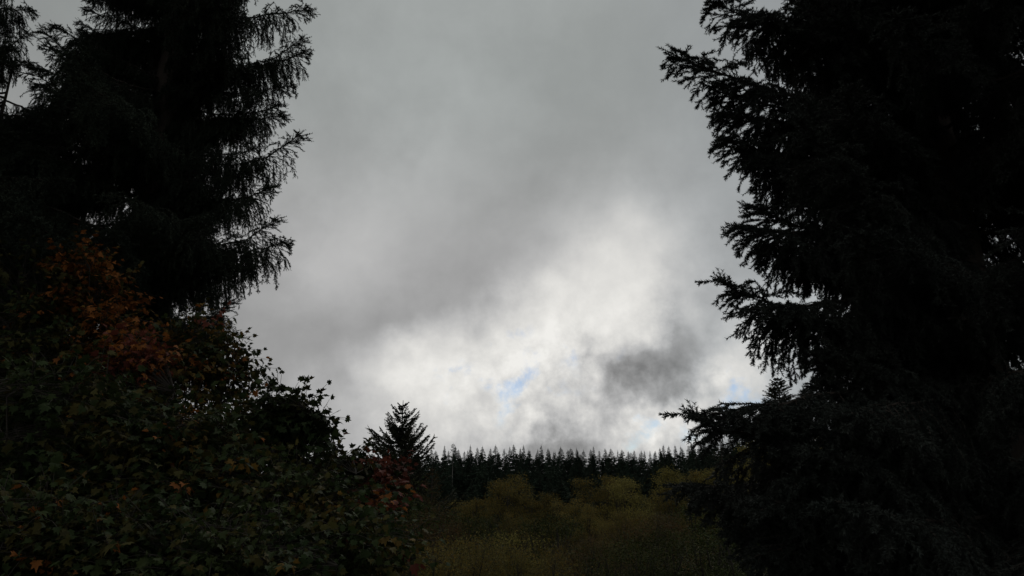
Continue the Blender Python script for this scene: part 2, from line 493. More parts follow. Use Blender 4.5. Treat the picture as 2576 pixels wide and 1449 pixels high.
nearv = [make_branch(3.0, 0.085, 0.55 + 0.08 * (i % 3), 1.2 + 0.4 * (i % 2), 0.055, 0.085, 30, 0.026, 0.0075, [0.05, -0.03, 0.08, 0.0, -0.05, 0.03][i], [0.05, 0.2, 0.0, 0.25, 0.15, 0.1][i],
                     [m_needle_r, m_bark], 100 + i, 0.03, 1.0, 0.085, 0.30) for i in range(6)]
farv = [make_branch(3.2, 0.10, 0.75 + 0.1 * (i % 3), 1.6 + 0.4 * (i % 2), 0.085, 0.12, 15, 0.032, 0.013, [0.04, -0.05, 0.07, -0.02, 0.0][i], [0.15, 0.35, 0.1, 0.3, 0.25][i],
                    [m_needle_l, m_bark], 200 + i, 0.035, 1.0, 0.11, 0.52) for i in range(5)]

def place_branch(tree, base, tip, var, name='branch', vs=1.0):
    me, L = var
    v = Vector(tip) - Vector(base)
    ln = v.length
    azm = math.atan2(v.y, v.x); tilt = -math.asin(max(-1, min(1, v.z / ln)))
    roll = R.uniform(-0.25, 0.25)
    sc = ln / L
    cs = max(0.8, min(1.4, sc ** 0.5)) * vs
    m = Matrix.Translation(Vector(base)) @ Euler((roll, tilt, azm), 'XYZ').to_matrix().to_4x4() @ Matrix.Diagonal((sc, cs, cs, 1))
    return put(name, me, tree, m)

def trunk_mesh(H, r, mat, lean=(0, 0), sides=12, n=14):
    mb = MB()
    zs = np.linspace(0, 1, n)
    pts = np.stack([lean[0] * zs + 0.02 * np.sin(zs * 9) * r * 3, lean[1] * zs, zs * H], -1)
    mb.tube(pts, r, r * 0.06, sides)
    return mb.mesh('trunk', [mat])

def interp_edge(pts, y):
    ys = [p[1] for p in pts]; xs = [p[0] for p in pts]
    return float(np.interp(y, ys, xs))

def spruce(name, label, px, dist, H, r_low, r_top_z, tips, variants, z0, z1, whorl, per, edge, edge_side, cam_lim, trunk_r=0.28, az_range=None, rfun=None, seed=1, inset=0):
    """big spruce: trunk, hand-set limbs to the outline's tips, then whorls that stay inside the outline"""
    global R
    R = random.Random(seed)
    b = at(px, 1231, dist)
    gz = float(ground(b.x, b.y))
    root = empty(name, (b.x, b.y, gz))
    tag(root, label, 'tree')
    put('trunk', trunk_mesh(H, trunk_r, m_bark), root)
    cnt = 0
    for (tx, ty, td, *dzb) in tips:
        T = at(tx, ty, td)
        hz = math.hypot(T.x - b.x, T.y - b.y)
        bz = T.z + R.uniform(-0.05, 0.12) * hz + (dzb[0] if dzb else 0)
        base = Vector((0, 0, bz - gz))
        place_branch(root, base, T - Vector((b.x, b.y, gz)), variants[cnt % len(variants)]); cnt += 1
    z = z0
    k = 0
    while z < z1:
        for j in range(per):
            az_ = R.uniform(0, 2 * math.pi)
            zz = z + R.uniform(-0.5, 0.5) * whorl
            ln = rfun(zz) * R.uniform(0.78, 1.0)
            drop = R.uniform(-0.18, 0.12)
            for tryi in range(14):
                T = Vector((b.x + math.cos(az_) * ln, b.y + math.sin(az_) * ln, zz + drop * ln))
                if math.hypot(T.x, T.y) < cam_lim: ln *= 0.88; continue
                q = to_px(T)
                ok = True
                if q is not None:
                    for e, sgn in edge:
                        ex = interp_edge(e, q[1] + 10) + sgn * inset
                        if (q[0] - ex) * sgn < 0: ok = False
                if ok: break
                ln *= 0.9
            if ln < 0.5 or cnt + k >= 296: continue
            q = to_px(T)
            q2 = to_px((b.x, b.y, zz))
            # leave out limbs the picture cannot show
            xs = [qq[0] for qq in (q, q2) if qq]; ys = [qq[1] for qq in (q, q2) if qq]
            if not xs or max(xs) < -250 or min(xs) > 2850 or max(ys) < -420 or min(ys) > 1900: continue
            place_branch(root, Vector((0, 0, zz - gz)), T - Vector((b.x, b.y, gz)), variants[k % len(variants)]); k += 1
        z += whorl
    print(name, 'limbs', cnt + k)
    return root

# right, near spruce
r_tips = [(1790, 2, 6.6), (1900, 40, 6.8), (1835, 58, 6.6), (1680, 130, 6.2), (1785, 210, 6.5), (1806, 284, 6.6), (1818, 352, 6.5),
          (1860, 372, 7.0), (1888, 405, 6.7), (1960, 455, 7.0), (1882, 515, 6.6), (1848, 566, 6.2), (1920, 625, 6.8), (1813, 702, 6.3), (1878, 776, 6.3), (1930, 800, 6.8),
          (2032, 884, 6.6), (2060, 905, 7.1), (2060, 960, 6.8, -0.3), (1742, 1040, 5.6, -0.55), (1790, 1040, 5.8, -0.45), (1960, 1030, 6.0, -0.35), (1880, 1060, 6.2, -0.4), (1700, 1222, 6.2), (1760, 1260, 6.8), (1830, 1330, 6.4), (1900, 1400, 6.0), (2100, 1260, 5.2), (2060, 1130, 5.6), (2140, 1040, 5.4), (2000, 1220, 5.8)]
edge_r = [(1930, -400), (1900, -100), (1900, 0), (1905, 60), (1860, 130), (1890, 260), (1900, 370), (2010, 450), (1990, 540), (1990, 620), (2000, 700), (2050, 790), (2170, 880), (2200, 960), (2110, 1020), (2010, 1090), (1990, 1160), (1820, 1240), (1830, 1330), (1900, 1500), (1900, 1900)]
spruce('spruce_tree', 'tall dark spruce filling the right side, drooping limbs reaching into the sky', 2540, 9.6, 22, 4, 0, r_tips, nearv,
       0.0, 13.0, 0.36, 7, [(edge_r, 1)], 1, 4.4, 0.30, None, lambda z: np.interp(z, [0, 3, 6, 10, 16], [4.6, 4.6, 4.4, 4.0, 3.0]), seed=5, inset=85)

# left, big spruce
l_tips = [(785, 24, 13.5), (763, 93, 13.8), (778, 128, 13.2), (738, 214, 13.6), (712, 262, 14), (720, 290, 13.8), (757, 335, 13.0), (650, 372, 13.6), (655, 424, 13.8), (688, 468, 13.3), (640, 500, 14), (695, 548, 13.4),
          (728, 608, 12.8), (645, 664, 13.2), (600, 590, 13.8), (556, 680, 13.4), (570, 758, 13.0), (548, 800, 13.4), (543, 838, 13.3), (540, 880, 13.8), (130, 62, 14.5), (103, 74, 14), (76, 166, 13.6), (62, 152, 13.4), (110, 110, 14), (90, 210, 14), (640, 250, 14), (620, 300, 14.1),(330,640,12.6),(480,560,12.7)]
edge_l1 = [(700, -500), (740, -60), (690, 0), (690, 130), (650, 215), (620, 280), (640, 335), (575, 380), (580, 430), (605, 470), (615, 550), (620, 608), (540, 660), (490, 690), (500, 770), (490, 850), (480, 950), (480, 1900)]
edge_l2 = [(180, -500), (140, 0), (115, 60), (90, 150), (60, 220), (-40, 300), (-400, 420), (-400, 1900)]
spruce('spruce_tree', 'huge dark spruce with curtain-like hanging twigs, left of the open sky', 250, 15.5, 34, 4, 0, l_tips, farv,
       0.2, 16.5, 0.56, 7, [(edge_l1, -1), (edge_l2, 1)], -1, 10.5, 0.42, None, lambda z: np.interp(z, [0, 4, 10, 15, 22], [4.2, 4.4, 4.4, 4.2, 3.2]), seed=9, inset=75)
# far left spruce, only its right side in the frame
b_tips = [(86, 26, 14), (72, 78, 14), (44, 122, 14), (38, 158, 14), (55, 50, 14.3), (12, 195, 14)]
edge_b = [(20, -500), (10, 0), (-10, 80), (-40, 150), (-60, 210), (-30, 300), (60, 360), (150, 400), (260, 700), (300, 1900)]
spruce('spruce_tree', 'dark spruce cut by the left picture edge, limb tips in the top left corner', -500, 15.0, 30, 4, 0, b_tips, farv,
       4.2, 18.0, 0.6, 6, [(edge_b, -1)], -1, 10.5, 0.36, None, lambda z: np.interp(z, [0, 4, 10, 15, 22], [3.6, 3.7, 3.4, 3.0, 2.4]), seed=13)
# dark spruce behind, low at the left
edge_c = [(70, -500), (75, 150), (90, 210), (150, 280), (260, 380), (400, 600), (400, 1900)]
ct = at(62, 150, 18.0); HC = ct.z - float(ground(*at(-235, 1231, 18.0)[:2]))
spruce('spruce_tree', 'dense dark spruce low at the left edge, under the limbs of the taller spruces', -235, 18.0, HC, 4, 0, [], farv,
       0.2, HC - 0.4 - 1.0, 0.55, 7, [(edge_c, -1)], -1, 12, 0.22, None, lambda z: np.interp(z, [0, HC * .4, HC * .8, HC - 1.2], [4.2, 3.9, 2.2, 0.7]), seed=17)

# ------------------------------------------------------------------ mid and far conifers
def conifer_crown(H, r, nwh, per, up, nn, nl, nw, twig, seed, taper=0.85, z_start=0.05, gap=0.0, droop=0.0, irr=0.25, dens=1.0):
    """crown of a young conifer: whorls of limbs with hanging twigs, in metres"""
    global rng
    keep = rng; rng = np.random.default_rng(seed)
    mb = MB(); s0, s1 = [], []
    for i in range(nwh):
        t = z_start + (1 - z_start) * (i / nwh) ** 0.92
        z = t * H
        R_ = r * (1 - t) ** taper * rng.uniform(0.85, 1.1)
        for j in range(per):
            if rng.random() < gap: continue
            a = rng.random() * 6.283
            L = max(R_ * rng.uniform(1 - irr, 1 + irr * 0.5), H * 0.006)
            d0 = np.array([math.cos(a), math.sin(a), -droop + rng.normal() * 0.08 + 0.5 * t * up])
            n = 6
            pts = curve((0, 0, z), nrm(d0), L, n, (0, 0, up / max(L, 0.3)), 0.03)
            mb.tube(pts[::2], max(0.006, L * 0.012), 0.003, 3, 1)
            for k in range(n):
                s0.append(pts[k]); s1.append(pts[k + 1])
            K = int(max(2, L / twig * dens))
            for q in range(K):
                f = (0.12 + 0.88 * (q + rng.random()) / K) * n * 0.999
                ii = int(f); p = pts[ii] + (pts[ii + 1] - pts[ii]) * (f - ii); ax = nrm(pts[ii + 1] - pts[ii])
                for sd_ in (-1, 1):
                    side_ = np.array([-math.sin(a), math.cos(a), 0]) * sd_
                    dd = nrm(ax * 0.9 + side_ * rng.uniform(0.3, 0.9) + np.array([0, 0, rng.uniform(-0.7, 0.1)]))
                    ll = (0.16 * L + min(twig * 0.8, L * 0.45)) * rng.uniform(0.5, 1.2) * (1.15 - f / n * 0.6)
                    s0.append(p); s1.append(p + dd * ll)
    s0.append(np.array((0, 0, H * 0.93))); s1.append(np.array((0, 0, H * 1.0)))
    s0 = np.array(s0); s1 = np.array(s1)
    hi = s0[:, 2] > H * 0.86                     # finer growth at the leader
    mb.needles(s0[~hi], s1[~hi], nn, nl, nw, 0, 0.7)
    mb.needles(s0[hi], s1[hi], nn, nl * 0.6, nw * 0.8, 0, 0.6)
    mb.tube(np.array([(0, 0, H * 0.8), (0, 0, H * 0.92), (0, 0, H * 1.01)]), H * 0.006, H * 0.0015, 3, 1)
    rng = keep
    return mb

def conifer(name, label, px, top_y, dist, width_px_at, r, mat, up, seed, group=None, cat='tree', bark=m_bark, nwh=34, per=7, nn=5, nl=0.07, nw=0.03, twig=0.22, taper=0.85, gap=0.0, z_start=0.05, droop=0.0, trunk_r=None, irr=.25, dens=1.0):
    T = at(px, top_y, dist); gz = float(ground(T.x, T.y)); H = T.z - gz
    root = empty(name, (T.x, T.y, gz)); tag(root, label, cat, group)
    put('trunk', trunk_mesh(H * 0.97, trunk_r or H * 0.012, bark, sides=7, n=8), root)
    put('crown', conifer_crown(H, r, nwh, per, up, nn, nl, nw, twig, seed, taper, z_start, gap, droop, irr, dens).mesh('crown', [mat, bark]), root)
    return root
conifer('conifer_tree', 'lone pointed conifer with upswept limbs rising above the far ridge, left of centre', 1014, 1012, 40, 0, 4.7, m_mid, 0.8, 38, nwh=40, per=8, nn=12, nl=0.08, nw=0.055, twig=0.10, taper=0.68, irr=0.5, droop=0.1)
conifer('conifer_tree', 'narrow bushy conifer standing above the right hillside behind a spruce limb', 1955, 950, 46, 0, 3.0, m_mid, 0.35, 32, nwh=64, per=10, nn=10, nl=0.09, nw=0.06, twig=0.13, taper=0.55)
conifer('conifer_tree', 'thin sparse conifer on the right skyline below the longest low spruce limb', 1808, 1062, 60, 0, 2.3, m_mid, 0.35, 33, nwh=34, per=5, nn=5, nl=0.08, nw=0.04, twig=0.25, taper=0.6)
conifer('conifer_sapling', 'slender young conifer poking up between the two leafy maples at left', 628, 955, 15, 0, 1.7, m_mid, 0.5, 34, cat='sapling', nwh=34, per=7, nn=8, nl=0.03, nw=0.012, twig=0.09, taper=0.7)
conifer('conifer_tree', 'rusty brown conifer close on the right of the lone pointed conifer', 1088, 1172, 36, 0, 1.9, m_rust, 0.5, 35, nwh=26, per=5, nn=5, nl=0.07, nw=0.03, twig=0.2, taper=0.6)
conifer('conifer_tree', 'dark low conifer at the foot of the lone pointed conifer, its left neighbour', 940, 1165, 38, 0, 2.8, m_mid, 0.6, 36, nwh=30, per=7, nn=6, nl=0.06, nw=0.03, twig=0.2, taper=0.55)
conifer('conifer_tree', 'thin tree with a bare pale trunk standing up out of the ridge wood', 1140, 1116, 150, 0, 1.7, m_ridge, 0.4, 37, bark=m_bark_pale, nwh=16, per=4, nn=4, nl=0.18, nw=0.09, twig=0.5, z_start=0.72, taper=0.35, trunk_r=0.13)

# ridge wood
rv = []
for i in range(7):
    H = 20
    mbm = conifer_crown(H, 5.0 + 0.5 * (i % 3), 46, 8, 0.3 - 0.15 * (i % 3), 5, 0.22, 0.17, 0.42, 300 + i, 0.95 - 0.1 * (i % 2), 0.10, 0.10, 0.15).mesh('crown', [m_ridge, m_bark])
    rv.append((mbm, trunk_mesh(H * 0.96, 0.2, m_bark, sides=5, n=5)))
crest = [(760, 1160), (860, 1158), (1000, 1150), (1100, 1140), (1200, 1138), (1300, 1136), (1500, 1140), (1640, 1138), (1700, 1128), (1760, 1116), (1850, 1104), (2000, 1100), (2150, 1090), (2300, 1085)]
R = random.Random(21)
rows = [(185, -14, 92, 11), (178, -4, 78, 10), (168, 20, 50, 12), (154, 42, 40, 12), (140, 62, 30, 12)]
for ri, (dist, low, cnt, jit) in enumerate(rows):
    for j in range(cnt):
        px = 800 + (2150 - 800) * (j + R.uniform(0.05, 0.95)) / cnt
        ty = interp_edge([(b_, a_) for a_, b_ in crest] if False else [(c[1], c[0]) for c in crest], px)
        ty = ty + low + (R.random() ** 0.7 - 0.35) * jit * 1.6
        T = at(px, ty, dist + R.uniform(-6, 6)); gz = float(ground(T.x, T.y)); h = T.z - gz
        i = R.randrange(7)
        sc = h / 20.0; w = (0.55 + 0.65 * R.random()) * (1.0 if h > 9 else 0.8)
        root = empty('fir_tree', (T.x, T.y, gz), R.uniform(0, 6.28), (w, w, sc))
        if ri == 0: tag(root, 'small dark fir in the jagged row of treetops along the ridge skyline', 'tree', 'firs on the ridge skyline')
        else: tag(root, 'dark fir in the crowded slope of wood just below the ridge skyline', 'tree', 'firs on the slope below the ridge')
        put('crown', rv[i][0], root); put('trunk', rv[i][1], root)

# the wood between them, that nobody could count
fw = MB()
lowc = conifer_crown(20, 5.5, 26, 6, 0.2, 3, 0.45, 0.40, 0.8, 390, 0.9, 0.05, 0.05, 0.15)
lv_ = np.concatenate(lowc.v); lf_ = np.concatenate(lowc.f)
for j in range(100):
    px = 780 + 1500 * (j + R.random()) / 100
    dd_ = R.uniform(150, 184)
    ty = interp_edge([(c[1], c[0]) for c in crest], px) + R.uniform(22, 60)
    T = at(px, ty, dd_); gz = float(ground(T.x, T.y)); h = T.z - gz
    a_ = R.uniform(0, 6.28); c_, s_ = math.cos(a_), math.sin(a_)
    V = lv_ * np.array([1, 1, h / 20.0])
    V = np.stack([V[:, 0] * c_ - V[:, 1] * s_ + T.x, V[:, 0] * s_ + V[:, 1] * c_ + T.y, V[:, 2] + gz], -1)
    fw.tris(V, lf_)
fo_ = put('fir_wood', fw.mesh('fir_wood', [m_ridge])); tag(fo_, 'dense dark mass of fir wood filling in behind the ridge treetops', 'wood', None, 'stuff')

# ------------------------------------------------------------------ broadleaf trees of the middle distance
def broadleaf(H, r, clumps, per, leaf, mat, bark, seed, base=0.12, upright=0.5, spread=0.5, stems=1, top_pow=0.8, stem_r=0.09, flat=0.7):
    """returns (wood mesh, crown mesh)"""
    global rng
    keep = rng; rng = np.random.default_rng(seed)
    wood = MB(); cr = MB()
    st = []
    for k in range(stems):
        a = rng.random() * 6.28; o = r * 0.25 * (stems > 1)
        d0 = nrm(np.array([math.cos(a) * 0.18, math.sin(a) * 0.18, 1.0]))
        pts = curve((math.cos(a) * o * .3, math.sin(a) * o * .3, 0), d0, H * rng.uniform(0.85, 0.97), 10, (0, 0, 0.03), 0.035)
        wood.tube(pts, stem_r, 0.012, 5); st.append(pts)
    cs = []
    for c in range(clumps):
        t = base + (1 - base) * rng.random() ** top_pow
        rr = r * math.sin(min(1, (1 - t) * 1.5 + 0.06) * math.pi / 2) * math.sin(min(1, (t - base) / 0.2 + 0.35) * math.pi / 2)
        s_ = st[rng.integers(len(st))]
        c0 = s_[min(10, int(t * 10))]
        a = rng.random() * 6.28; q = rr * rng.random() ** 0.45
        C = np.array([c0[0] + math.cos(a) * q, c0[1] + math.sin(a) * q, t * H * rng.uniform(0.96, 1.03)])
        P = s_[max(0, min(9, int((t - 0.12 - 0.25 * q / H) * 10)))]
        mid = (P + C) / 2 + np.array([0, 0, -0.1 * q])
        wood.tube(np.array([P, mid, C, C + np.array([math.cos(a) * .2, math.sin(a) * .2, upright]) * spread]), stem_r * 0.28, 0.005, 3)
        cs.append(C)
    C = np.repeat(np.array(cs), per, axis=0)
    n = len(C)
    off = rng.normal(size=(n, 3)) * np.array([spread, spread, spread * flat])
    P = C + off
    u = nrm(rng.normal(size=(n, 3))) * leaf * rng.uniform(0.6, 1.2, (n, 1)); v = nrm(rng.normal(size=(n, 3))) * leaf * 0.6
    u = u + np.array([0, 0, -0.3]) * leaf
    cr.tris(np.stack([P, P + u * 0.5 + v * 0.5, P + u, P + u * 0.5 - v * 0.5], 1).reshape(-1, 3),
            (np.arange(n)[:, None, None] * 4 + np.array([[0, 1, 2], [0, 2, 3]])[None]).reshape(-1, 3))
    # rising fine twigs at the crown's edge, with leaves
    rng = keep
    return wood.mesh('trunk', [bark]), cr.mesh('crown', [mat])

def plant_broadleaf(name, label, px, top_y, dist, var, H0, sc_w=1.0, group=None, cat='tree', rot=None):
    T = at(px, top_y, dist); gz = float(ground(T.x, T.y)); h = T.z - gz
    root = empty(name, (T.x, T.y, gz), R.uniform(0, 6.28), (h / H0 * sc_w, h / H0 * sc_w, h / H0))
    tag(root, label, cat, group)
    put('trunk', var[0], root); put('crown', var[1], root)
    return root
R = random.Random(44)
olv = [broadleaf(10, 3.2, 150, 100, 0.14, m_olive, m_bark_grey, 400 + i, 0.15, 0.9, 0.30, 3) for i in range(4)]
yev = [broadleaf(10, 3.2, 150, 100, 0.14, m_yell, m_bark_grey, 410 + i, 0.15, 0.9, 0.30, 3) for i in range(2)]
olive_list = [
    (1190, 1258, 62, 0, 'olive-green rounded tree, leftmost of the yellowing trees right of the lone conifer'),
    (1292, 1206, 60, 1, 'tall narrow olive tree whose top stands highest left of centre in the yellowing belt'),
    (1370, 1246, 57, 2, 'yellow-olive tree in the middle of the belt, in a dip of its skyline'),
    (1450, 1262, 55, 3, 'low olive tree between the two taller yellowing crowns'),
    (1520, 1202, 62, 0, 'broad olive-yellow tree with the highest crown right of centre'),
    (1600, 1212, 58, 4, 'broad yellow tree just right of the highest olive crown'),
    (1665, 1236, 54, 1, 'small olive tree in the dip before the bright yellow crown'),
    (1728, 1180, 66, 5, 'bright yellow-green round crown on the rising slope before the right spruce'),
    (1800, 1190, 70, 2, 'olive tree on the slope in shadow under the drooping limb'),
    (1862, 1122, 78, 4, 'bright yellow tree on the upper right slope, left of the bushy conifer'),
    (1930, 1132, 82, 0, 'olive tree on the upper right slope directly below the bushy conifer'),
    (2000, 1100, 80, 3, 'olive crown half hidden behind the right spruce'),
    (1560, 1290, 44, 2, 'shady olive tree standing before the highest olive crown'),
    (1330, 1300, 44, 3, 'shady olive tree in front of the narrow tall one'),
]
allv = olv + yev
for px, ty, dist, vi, lab in olive_list:
    plant_broadleaf('alder_tree', lab, px, ty, dist, allv[vi], 10, 1.25, 'yellowing trees in the valley')
shv = [broadleaf(4, 1.7, 90, 90, 0.075, m, m_bark_grey, 430 + i, 0.05, 0.9, 0.24, 6, 1.0, 0.03) for i, m in enumerate([m_olive, m_rust, m_dkgreen, m_dkgreen, m_yell])]
shrub_list = [
    (975, 1308, 20, 1, 1.0, 'brown-gold upright shrub beside the red-leaved maple'),
    (1180, 1292, 40, 2, 1.5, 'round dark green bush in front of the leftmost yellowing tree'),
    (1060, 1370, 18, 0, 1.3, 'olive willow shrub at the bottom edge under the lone conifer'),
    (1160, 1362, 20, 0, 1.3, 'yellowish willow shrub second along the bottom edge'),
    (1260, 1350, 21, 4, 1.2, 'brightest yellow willow shrub at the bottom edge'),
    (1345, 1385, 19, 0, 1.3, 'low olive willow shrub right of the brightest one'),
    (1450, 1360, 24, 1, 1.5, 'reddish brown shrub under the belt of yellowing trees'),
    (1560, 1370, 22, 2, 1.5, 'dark green shrub at the bottom right of centre'),
    (1680, 1350, 24, 3, 1.6, 'dark green shrub next to the lower limbs of the right spruce'),
    (1800, 1340, 22, 2, 1.6, 'dark shrub in the shade below the right spruce limbs'),
    (1920, 1330, 20, 3, 1.6, 'dark shrub deepest in shade behind the right spruce limbs'),
    (1400, 1310, 34, 3, 1.6, 'dark green bush in the middle before the olive trees'),
    (1620, 1300, 36, 1, 1.6, 'rusty bush in the shade before the broad yellow tree'),
    (1090, 1290, 30, 1, 1.2, 'rusty bush at the foot of the brown conifer'),
    (1020, 1260, 34, 2, 1.4, 'dark bush hiding the foot of the lone conifer'),
    (1760, 1270, 40, 2, 1.6, 'dark bush on the right slope under the bright yellow crown'),
    (860, 1200, 26, 2, 1.6, 'dark bush behind the red-leaved maple'),
]
for px, ty, dist, vi, sw, lab in shrub_list:
    plant_broadleaf('leafy_shrub', lab, px, ty, dist, shv[vi], 4, sw, None, 'shrub')

# ------------------------------------------------------------------ maples
def leaf_template():
    """palmate leaf with seven pointed lobes, lying in xy, stalk at the origin, 1 unit long, folded a little"""
    ang = [-150, -128, -112, -88, -72, -58, -42, -24, -10, 0, 10, 24, 42, 58, 72, 88, 112, 128, 150]
    rr =  [0.16, 0.36, 0.26, 0.52, 0.60, 0.38, 0.62, 0.42, 0.66, 0.80, 0.66, 0.42, 0.62, 0.38, 0.60, 0.52, 0.26, 0.36, 0.16]
    # simplified: lobes at -125,-80,-40,0,40,80,125
    ang = [-165, -128, -108, -84, -62, -44, -22, 0, 22, 44, 62, 84, 108, 128, 165]
    rr =  [0.16, 0.40, 0.31, 0.56, 0.40, 0.62, 0.44, 0.72, 0.44, 0.62, 0.40, 0.56, 0.31, 0.40, 0.16]
    c = np.array([0.30, 0, 0])
    v = [c]
    for a, r_ in zip(ang, rr):
        a = math.radians(a); v.append(c + np.array([math.cos(a) * r_, math.sin(a) * r_, -0.30 * r_ * r_ + (0.05 if r_ < 0.4 else 0)]))
    n = len(ang)
    f = [(0, i + 1, i + 2) for i in range(n - 1)]
    return np.array(v), np.array(f)
LV, LF = leaf_template()
LVS = []
for cv, fold, tw in [(0.0, 0.0, 0.0), (0.35, 0.45, 0.2), (-0.15, 0.8, -0.3), (0.7, 0.2, 0.5)]:
    v = LV.copy()
    v[:, 2] += fold * np.abs(v[:, 1]) - cv * v[:, 0] ** 2 + tw * v[:, 0] * v[:, 1]
    v[:, 1] *= (1 - 0.25 * fold)
    LVS.append(v)
_leafme = {}
def leaf_mesh(ci, vi):
    if (ci, vi) not in _leafme:
        mb = MB(); mb.tris(LVS[vi], LF)
        mb.tube(np.array([(-0.35, 0, 0.06), (0, 0, 0.0), (0.3, 0, 0)]), 0.008, 0.006, 3)
        _leafme[(ci, vi)] = mb.mesh('leaf', [LEAFC[LK[ci]]])
    return _leafme[(ci, vi)]

def maple(label, base_px, base_d, crowns, nspray, palette, leaf=0.115, seed=1, stems=5, group=None, single=300, stray=None):
    """multi-stemmed maple. crowns: (x, y, dist, rx_px, ry_px, share); palette(x, y) -> colour weights"""
    global rng
    keep = rng; rng = np.random.default_rng(seed)
    nspray = int(nspray * (2.2 if base_d < 9 else 1.4)); leaf = min(leaf, 0.0122 * base_d) * 0.9
    b = at(base_px, 1300, base_d); gz = float(ground(b.x, b.y)); B = np.array([b.x, b.y, gz])
    root = empty('vine_maple', (b.x, b.y, gz)); tag(root, label, 'tree', group)
    wood = MB()
    # main stems, one bundle towards each crown mass
    stemp = []
    for (cx, cy, cd, rx, ry, sh) in crowns:
        C = np.array(at(cx, cy, cd)); k = max(2, int(stems * sh + 0.5))
        mpx = cd / FPX
        for _ in range(k):
            E = C + rng.normal(size=3) * np.array([rx * mpx * 0.4, rx * mpx * 0.3, ry * mpx * 0.3])
            s = np.linspace(0, 1, 9)[:, None]
            o = rng.normal(size=3) * 0.25; o[2] = 0
            horiz = (E - B) * np.array([1, 1, 0]); vert = (E - B) * np.array([0, 0, 1])
            P = (o + horiz * s ** 1.5 + vert * s ** 0.85)
            P[1:-1] += rng.normal(size=(7, 3)) * 0.04
            wood.tube(P, rng.uniform(0.02, 0.035), 0.008, 5); stemp.append((P, (cx, cy)))
    pos, dirs, cols, szs = [], [], [], []
    for (cx, cy, cd, rx, ry, sh) in crowns:
        n = int(nspray * sh); mpx = cd / FPX
        C = np.array(at(cx, cy, cd)) - B
        cand = [s for s in stemp if s[1] == (cx, cy)]
        for i in range(n):
            u = nrm(rng.normal(size=3)); q = rng.random() ** 0.42
            off = u * q * np.array([rx * mpx, rx * mpx * 0.8, ry * mpx])
            E = C + off
            sp = cand[rng.integers(len(cand))][0]
            # nearest node at or below the spray
            dd = np.linalg.norm(sp - E, axis=1) + np.maximum(sp[:, 2] - E[2], 0) * 1.5
            A = sp[int(np.argmin(dd))]
            mid = (A + E) / 2 + np.array([0, 0, 0.06]) + rng.normal(size=3) * 0.03
            dirn = nrm(off * np.array([1, 1, 0.25]) + rng.normal(size=3) * 0.15 + np.array([0.0, 0, 0.25 * rng.random()]))
            tl = rng.uniform(0.25, 0.5)
            tip = E + dirn * tl + np.array([0, 0, -0.04])
            tw = np.array([A, mid, E, (E + tip) / 2 + np.array([0, 0, 0.02]), tip])
            wood.tube(tw, 0.006, 0.0025, 3)
            side = nrm(np.cross(dirn, [0, 0, 1]))
            m = 5
            for k in range(m):
                t = (k + 0.5) / m
                base = (mid if t < .0 else E * (1 - t) + tip * t) + (E - tip) * 0.2
                for sg in (-1, 1):
                    if rng.random() < 0.1: continue
                    d_ = nrm(dirn * rng.uniform(0.3, 0.9) + side * sg * rng.uniform(0.6, 1.0) + np.array([0, 0, rng.uniform(-0.9, 0.05)]))
                    L = leaf * rng.uniform(0.5, 1.25)
                    pos.append(base + d_ * L * 0.45); dirs.append(d_); szs.append(L)
                    cols.append(None)
            pos.append(tip); dirs.append(nrm(dirn + np.array([0, 0, -0.2]))); szs.append(leaf * rng.uniform(0.7, 1.1)); cols.append(None)
            # colour: chosen per spray, so neighbours agree
            pe = to_px(E + B)
            wts = palette(pe[0] if pe else 0, pe[1] if pe else 0)
            ws = np.array([wts.get(k, 0) for k in LK], float); ws /= ws.sum()
            cc = rng.choice(len(LK), p=ws)
            for z in range(len(cols) - 1, -1, -1):
                if cols[z] is not None: break
                cols[z] = cc if rng.random() < 0.8 else rng.choice(len(LK), p=ws)
    pos = np.array(pos); dirs = np.array(dirs); szs = np.array(szs); cols = np.array(cols, int)
    n = len(pos)
    up = nrm(np.array([0, 0, 1.0]) + rng.normal(size=(n, 3)) * 0.5)
    X = dirs; Y = nrm(np.cross(up, X)); Z = np.cross(X, Y)
    # the leaves nearest the camera (largest in the picture) become leaf parts
    dcam = np.linalg.norm(pos + B - np.array([0, 0, CAMZ]), axis=1)
    inframe = np.array([1 if (lambda q: q is not None and -10 < q[0] < 2590 and -10 < q[1] < 1460)(to_px(p + B)) else 0 for p in pos])
    score = szs / dcam * inframe * rng.uniform(0.75, 1.0, n)
    order = np.argsort(-score)
    sel = order[:single]; rest = order[single:]
    rz_, ry_ = None, None
    for i in sel:
        m4 = Matrix(((X[i][0] * szs[i], Y[i][0] * szs[i], Z[i][0] * szs[i], pos[i][0]), (X[i][1] * szs[i], Y[i][1] * szs[i], Z[i][1] * szs[i], pos[i][1]),
                     (X[i][2] * szs[i], Y[i][2] * szs[i], Z[i][2] * szs[i], pos[i][2]), (0, 0, 0, 1)))
        put('leaf', leaf_mesh(int(cols[i]), int(i) % 4), root, m4)
    fol = MB()
    for ci in range(len(LK)):
        r_ = rest[cols[rest] == ci]
        if len(r_) == 0: continue
        basis = np.stack([X[r_], Y[r_], Z[r_]], 1)               # k,3(axis),3
        V = np.einsum('kva,kac->kvc', np.array(LVS)[r_ % 4], basis) * szs[r_][:, None, None] + pos[r_][:, None, :]
        F = (LF[None] + (np.arange(len(r_)) * len(LV))[:, None, None]).reshape(-1, 3)
        fol.tris(V.reshape(-1, 3), F, ci)
    fo = put('foliage', fol.mesh('foliage', [LEAFC[k] for k in LK]), root); fo['kind'] = 'stuff'
    put('stems', wood.mesh('stems', [m_bark_grey]), root)
    rng = keep
    return root, n

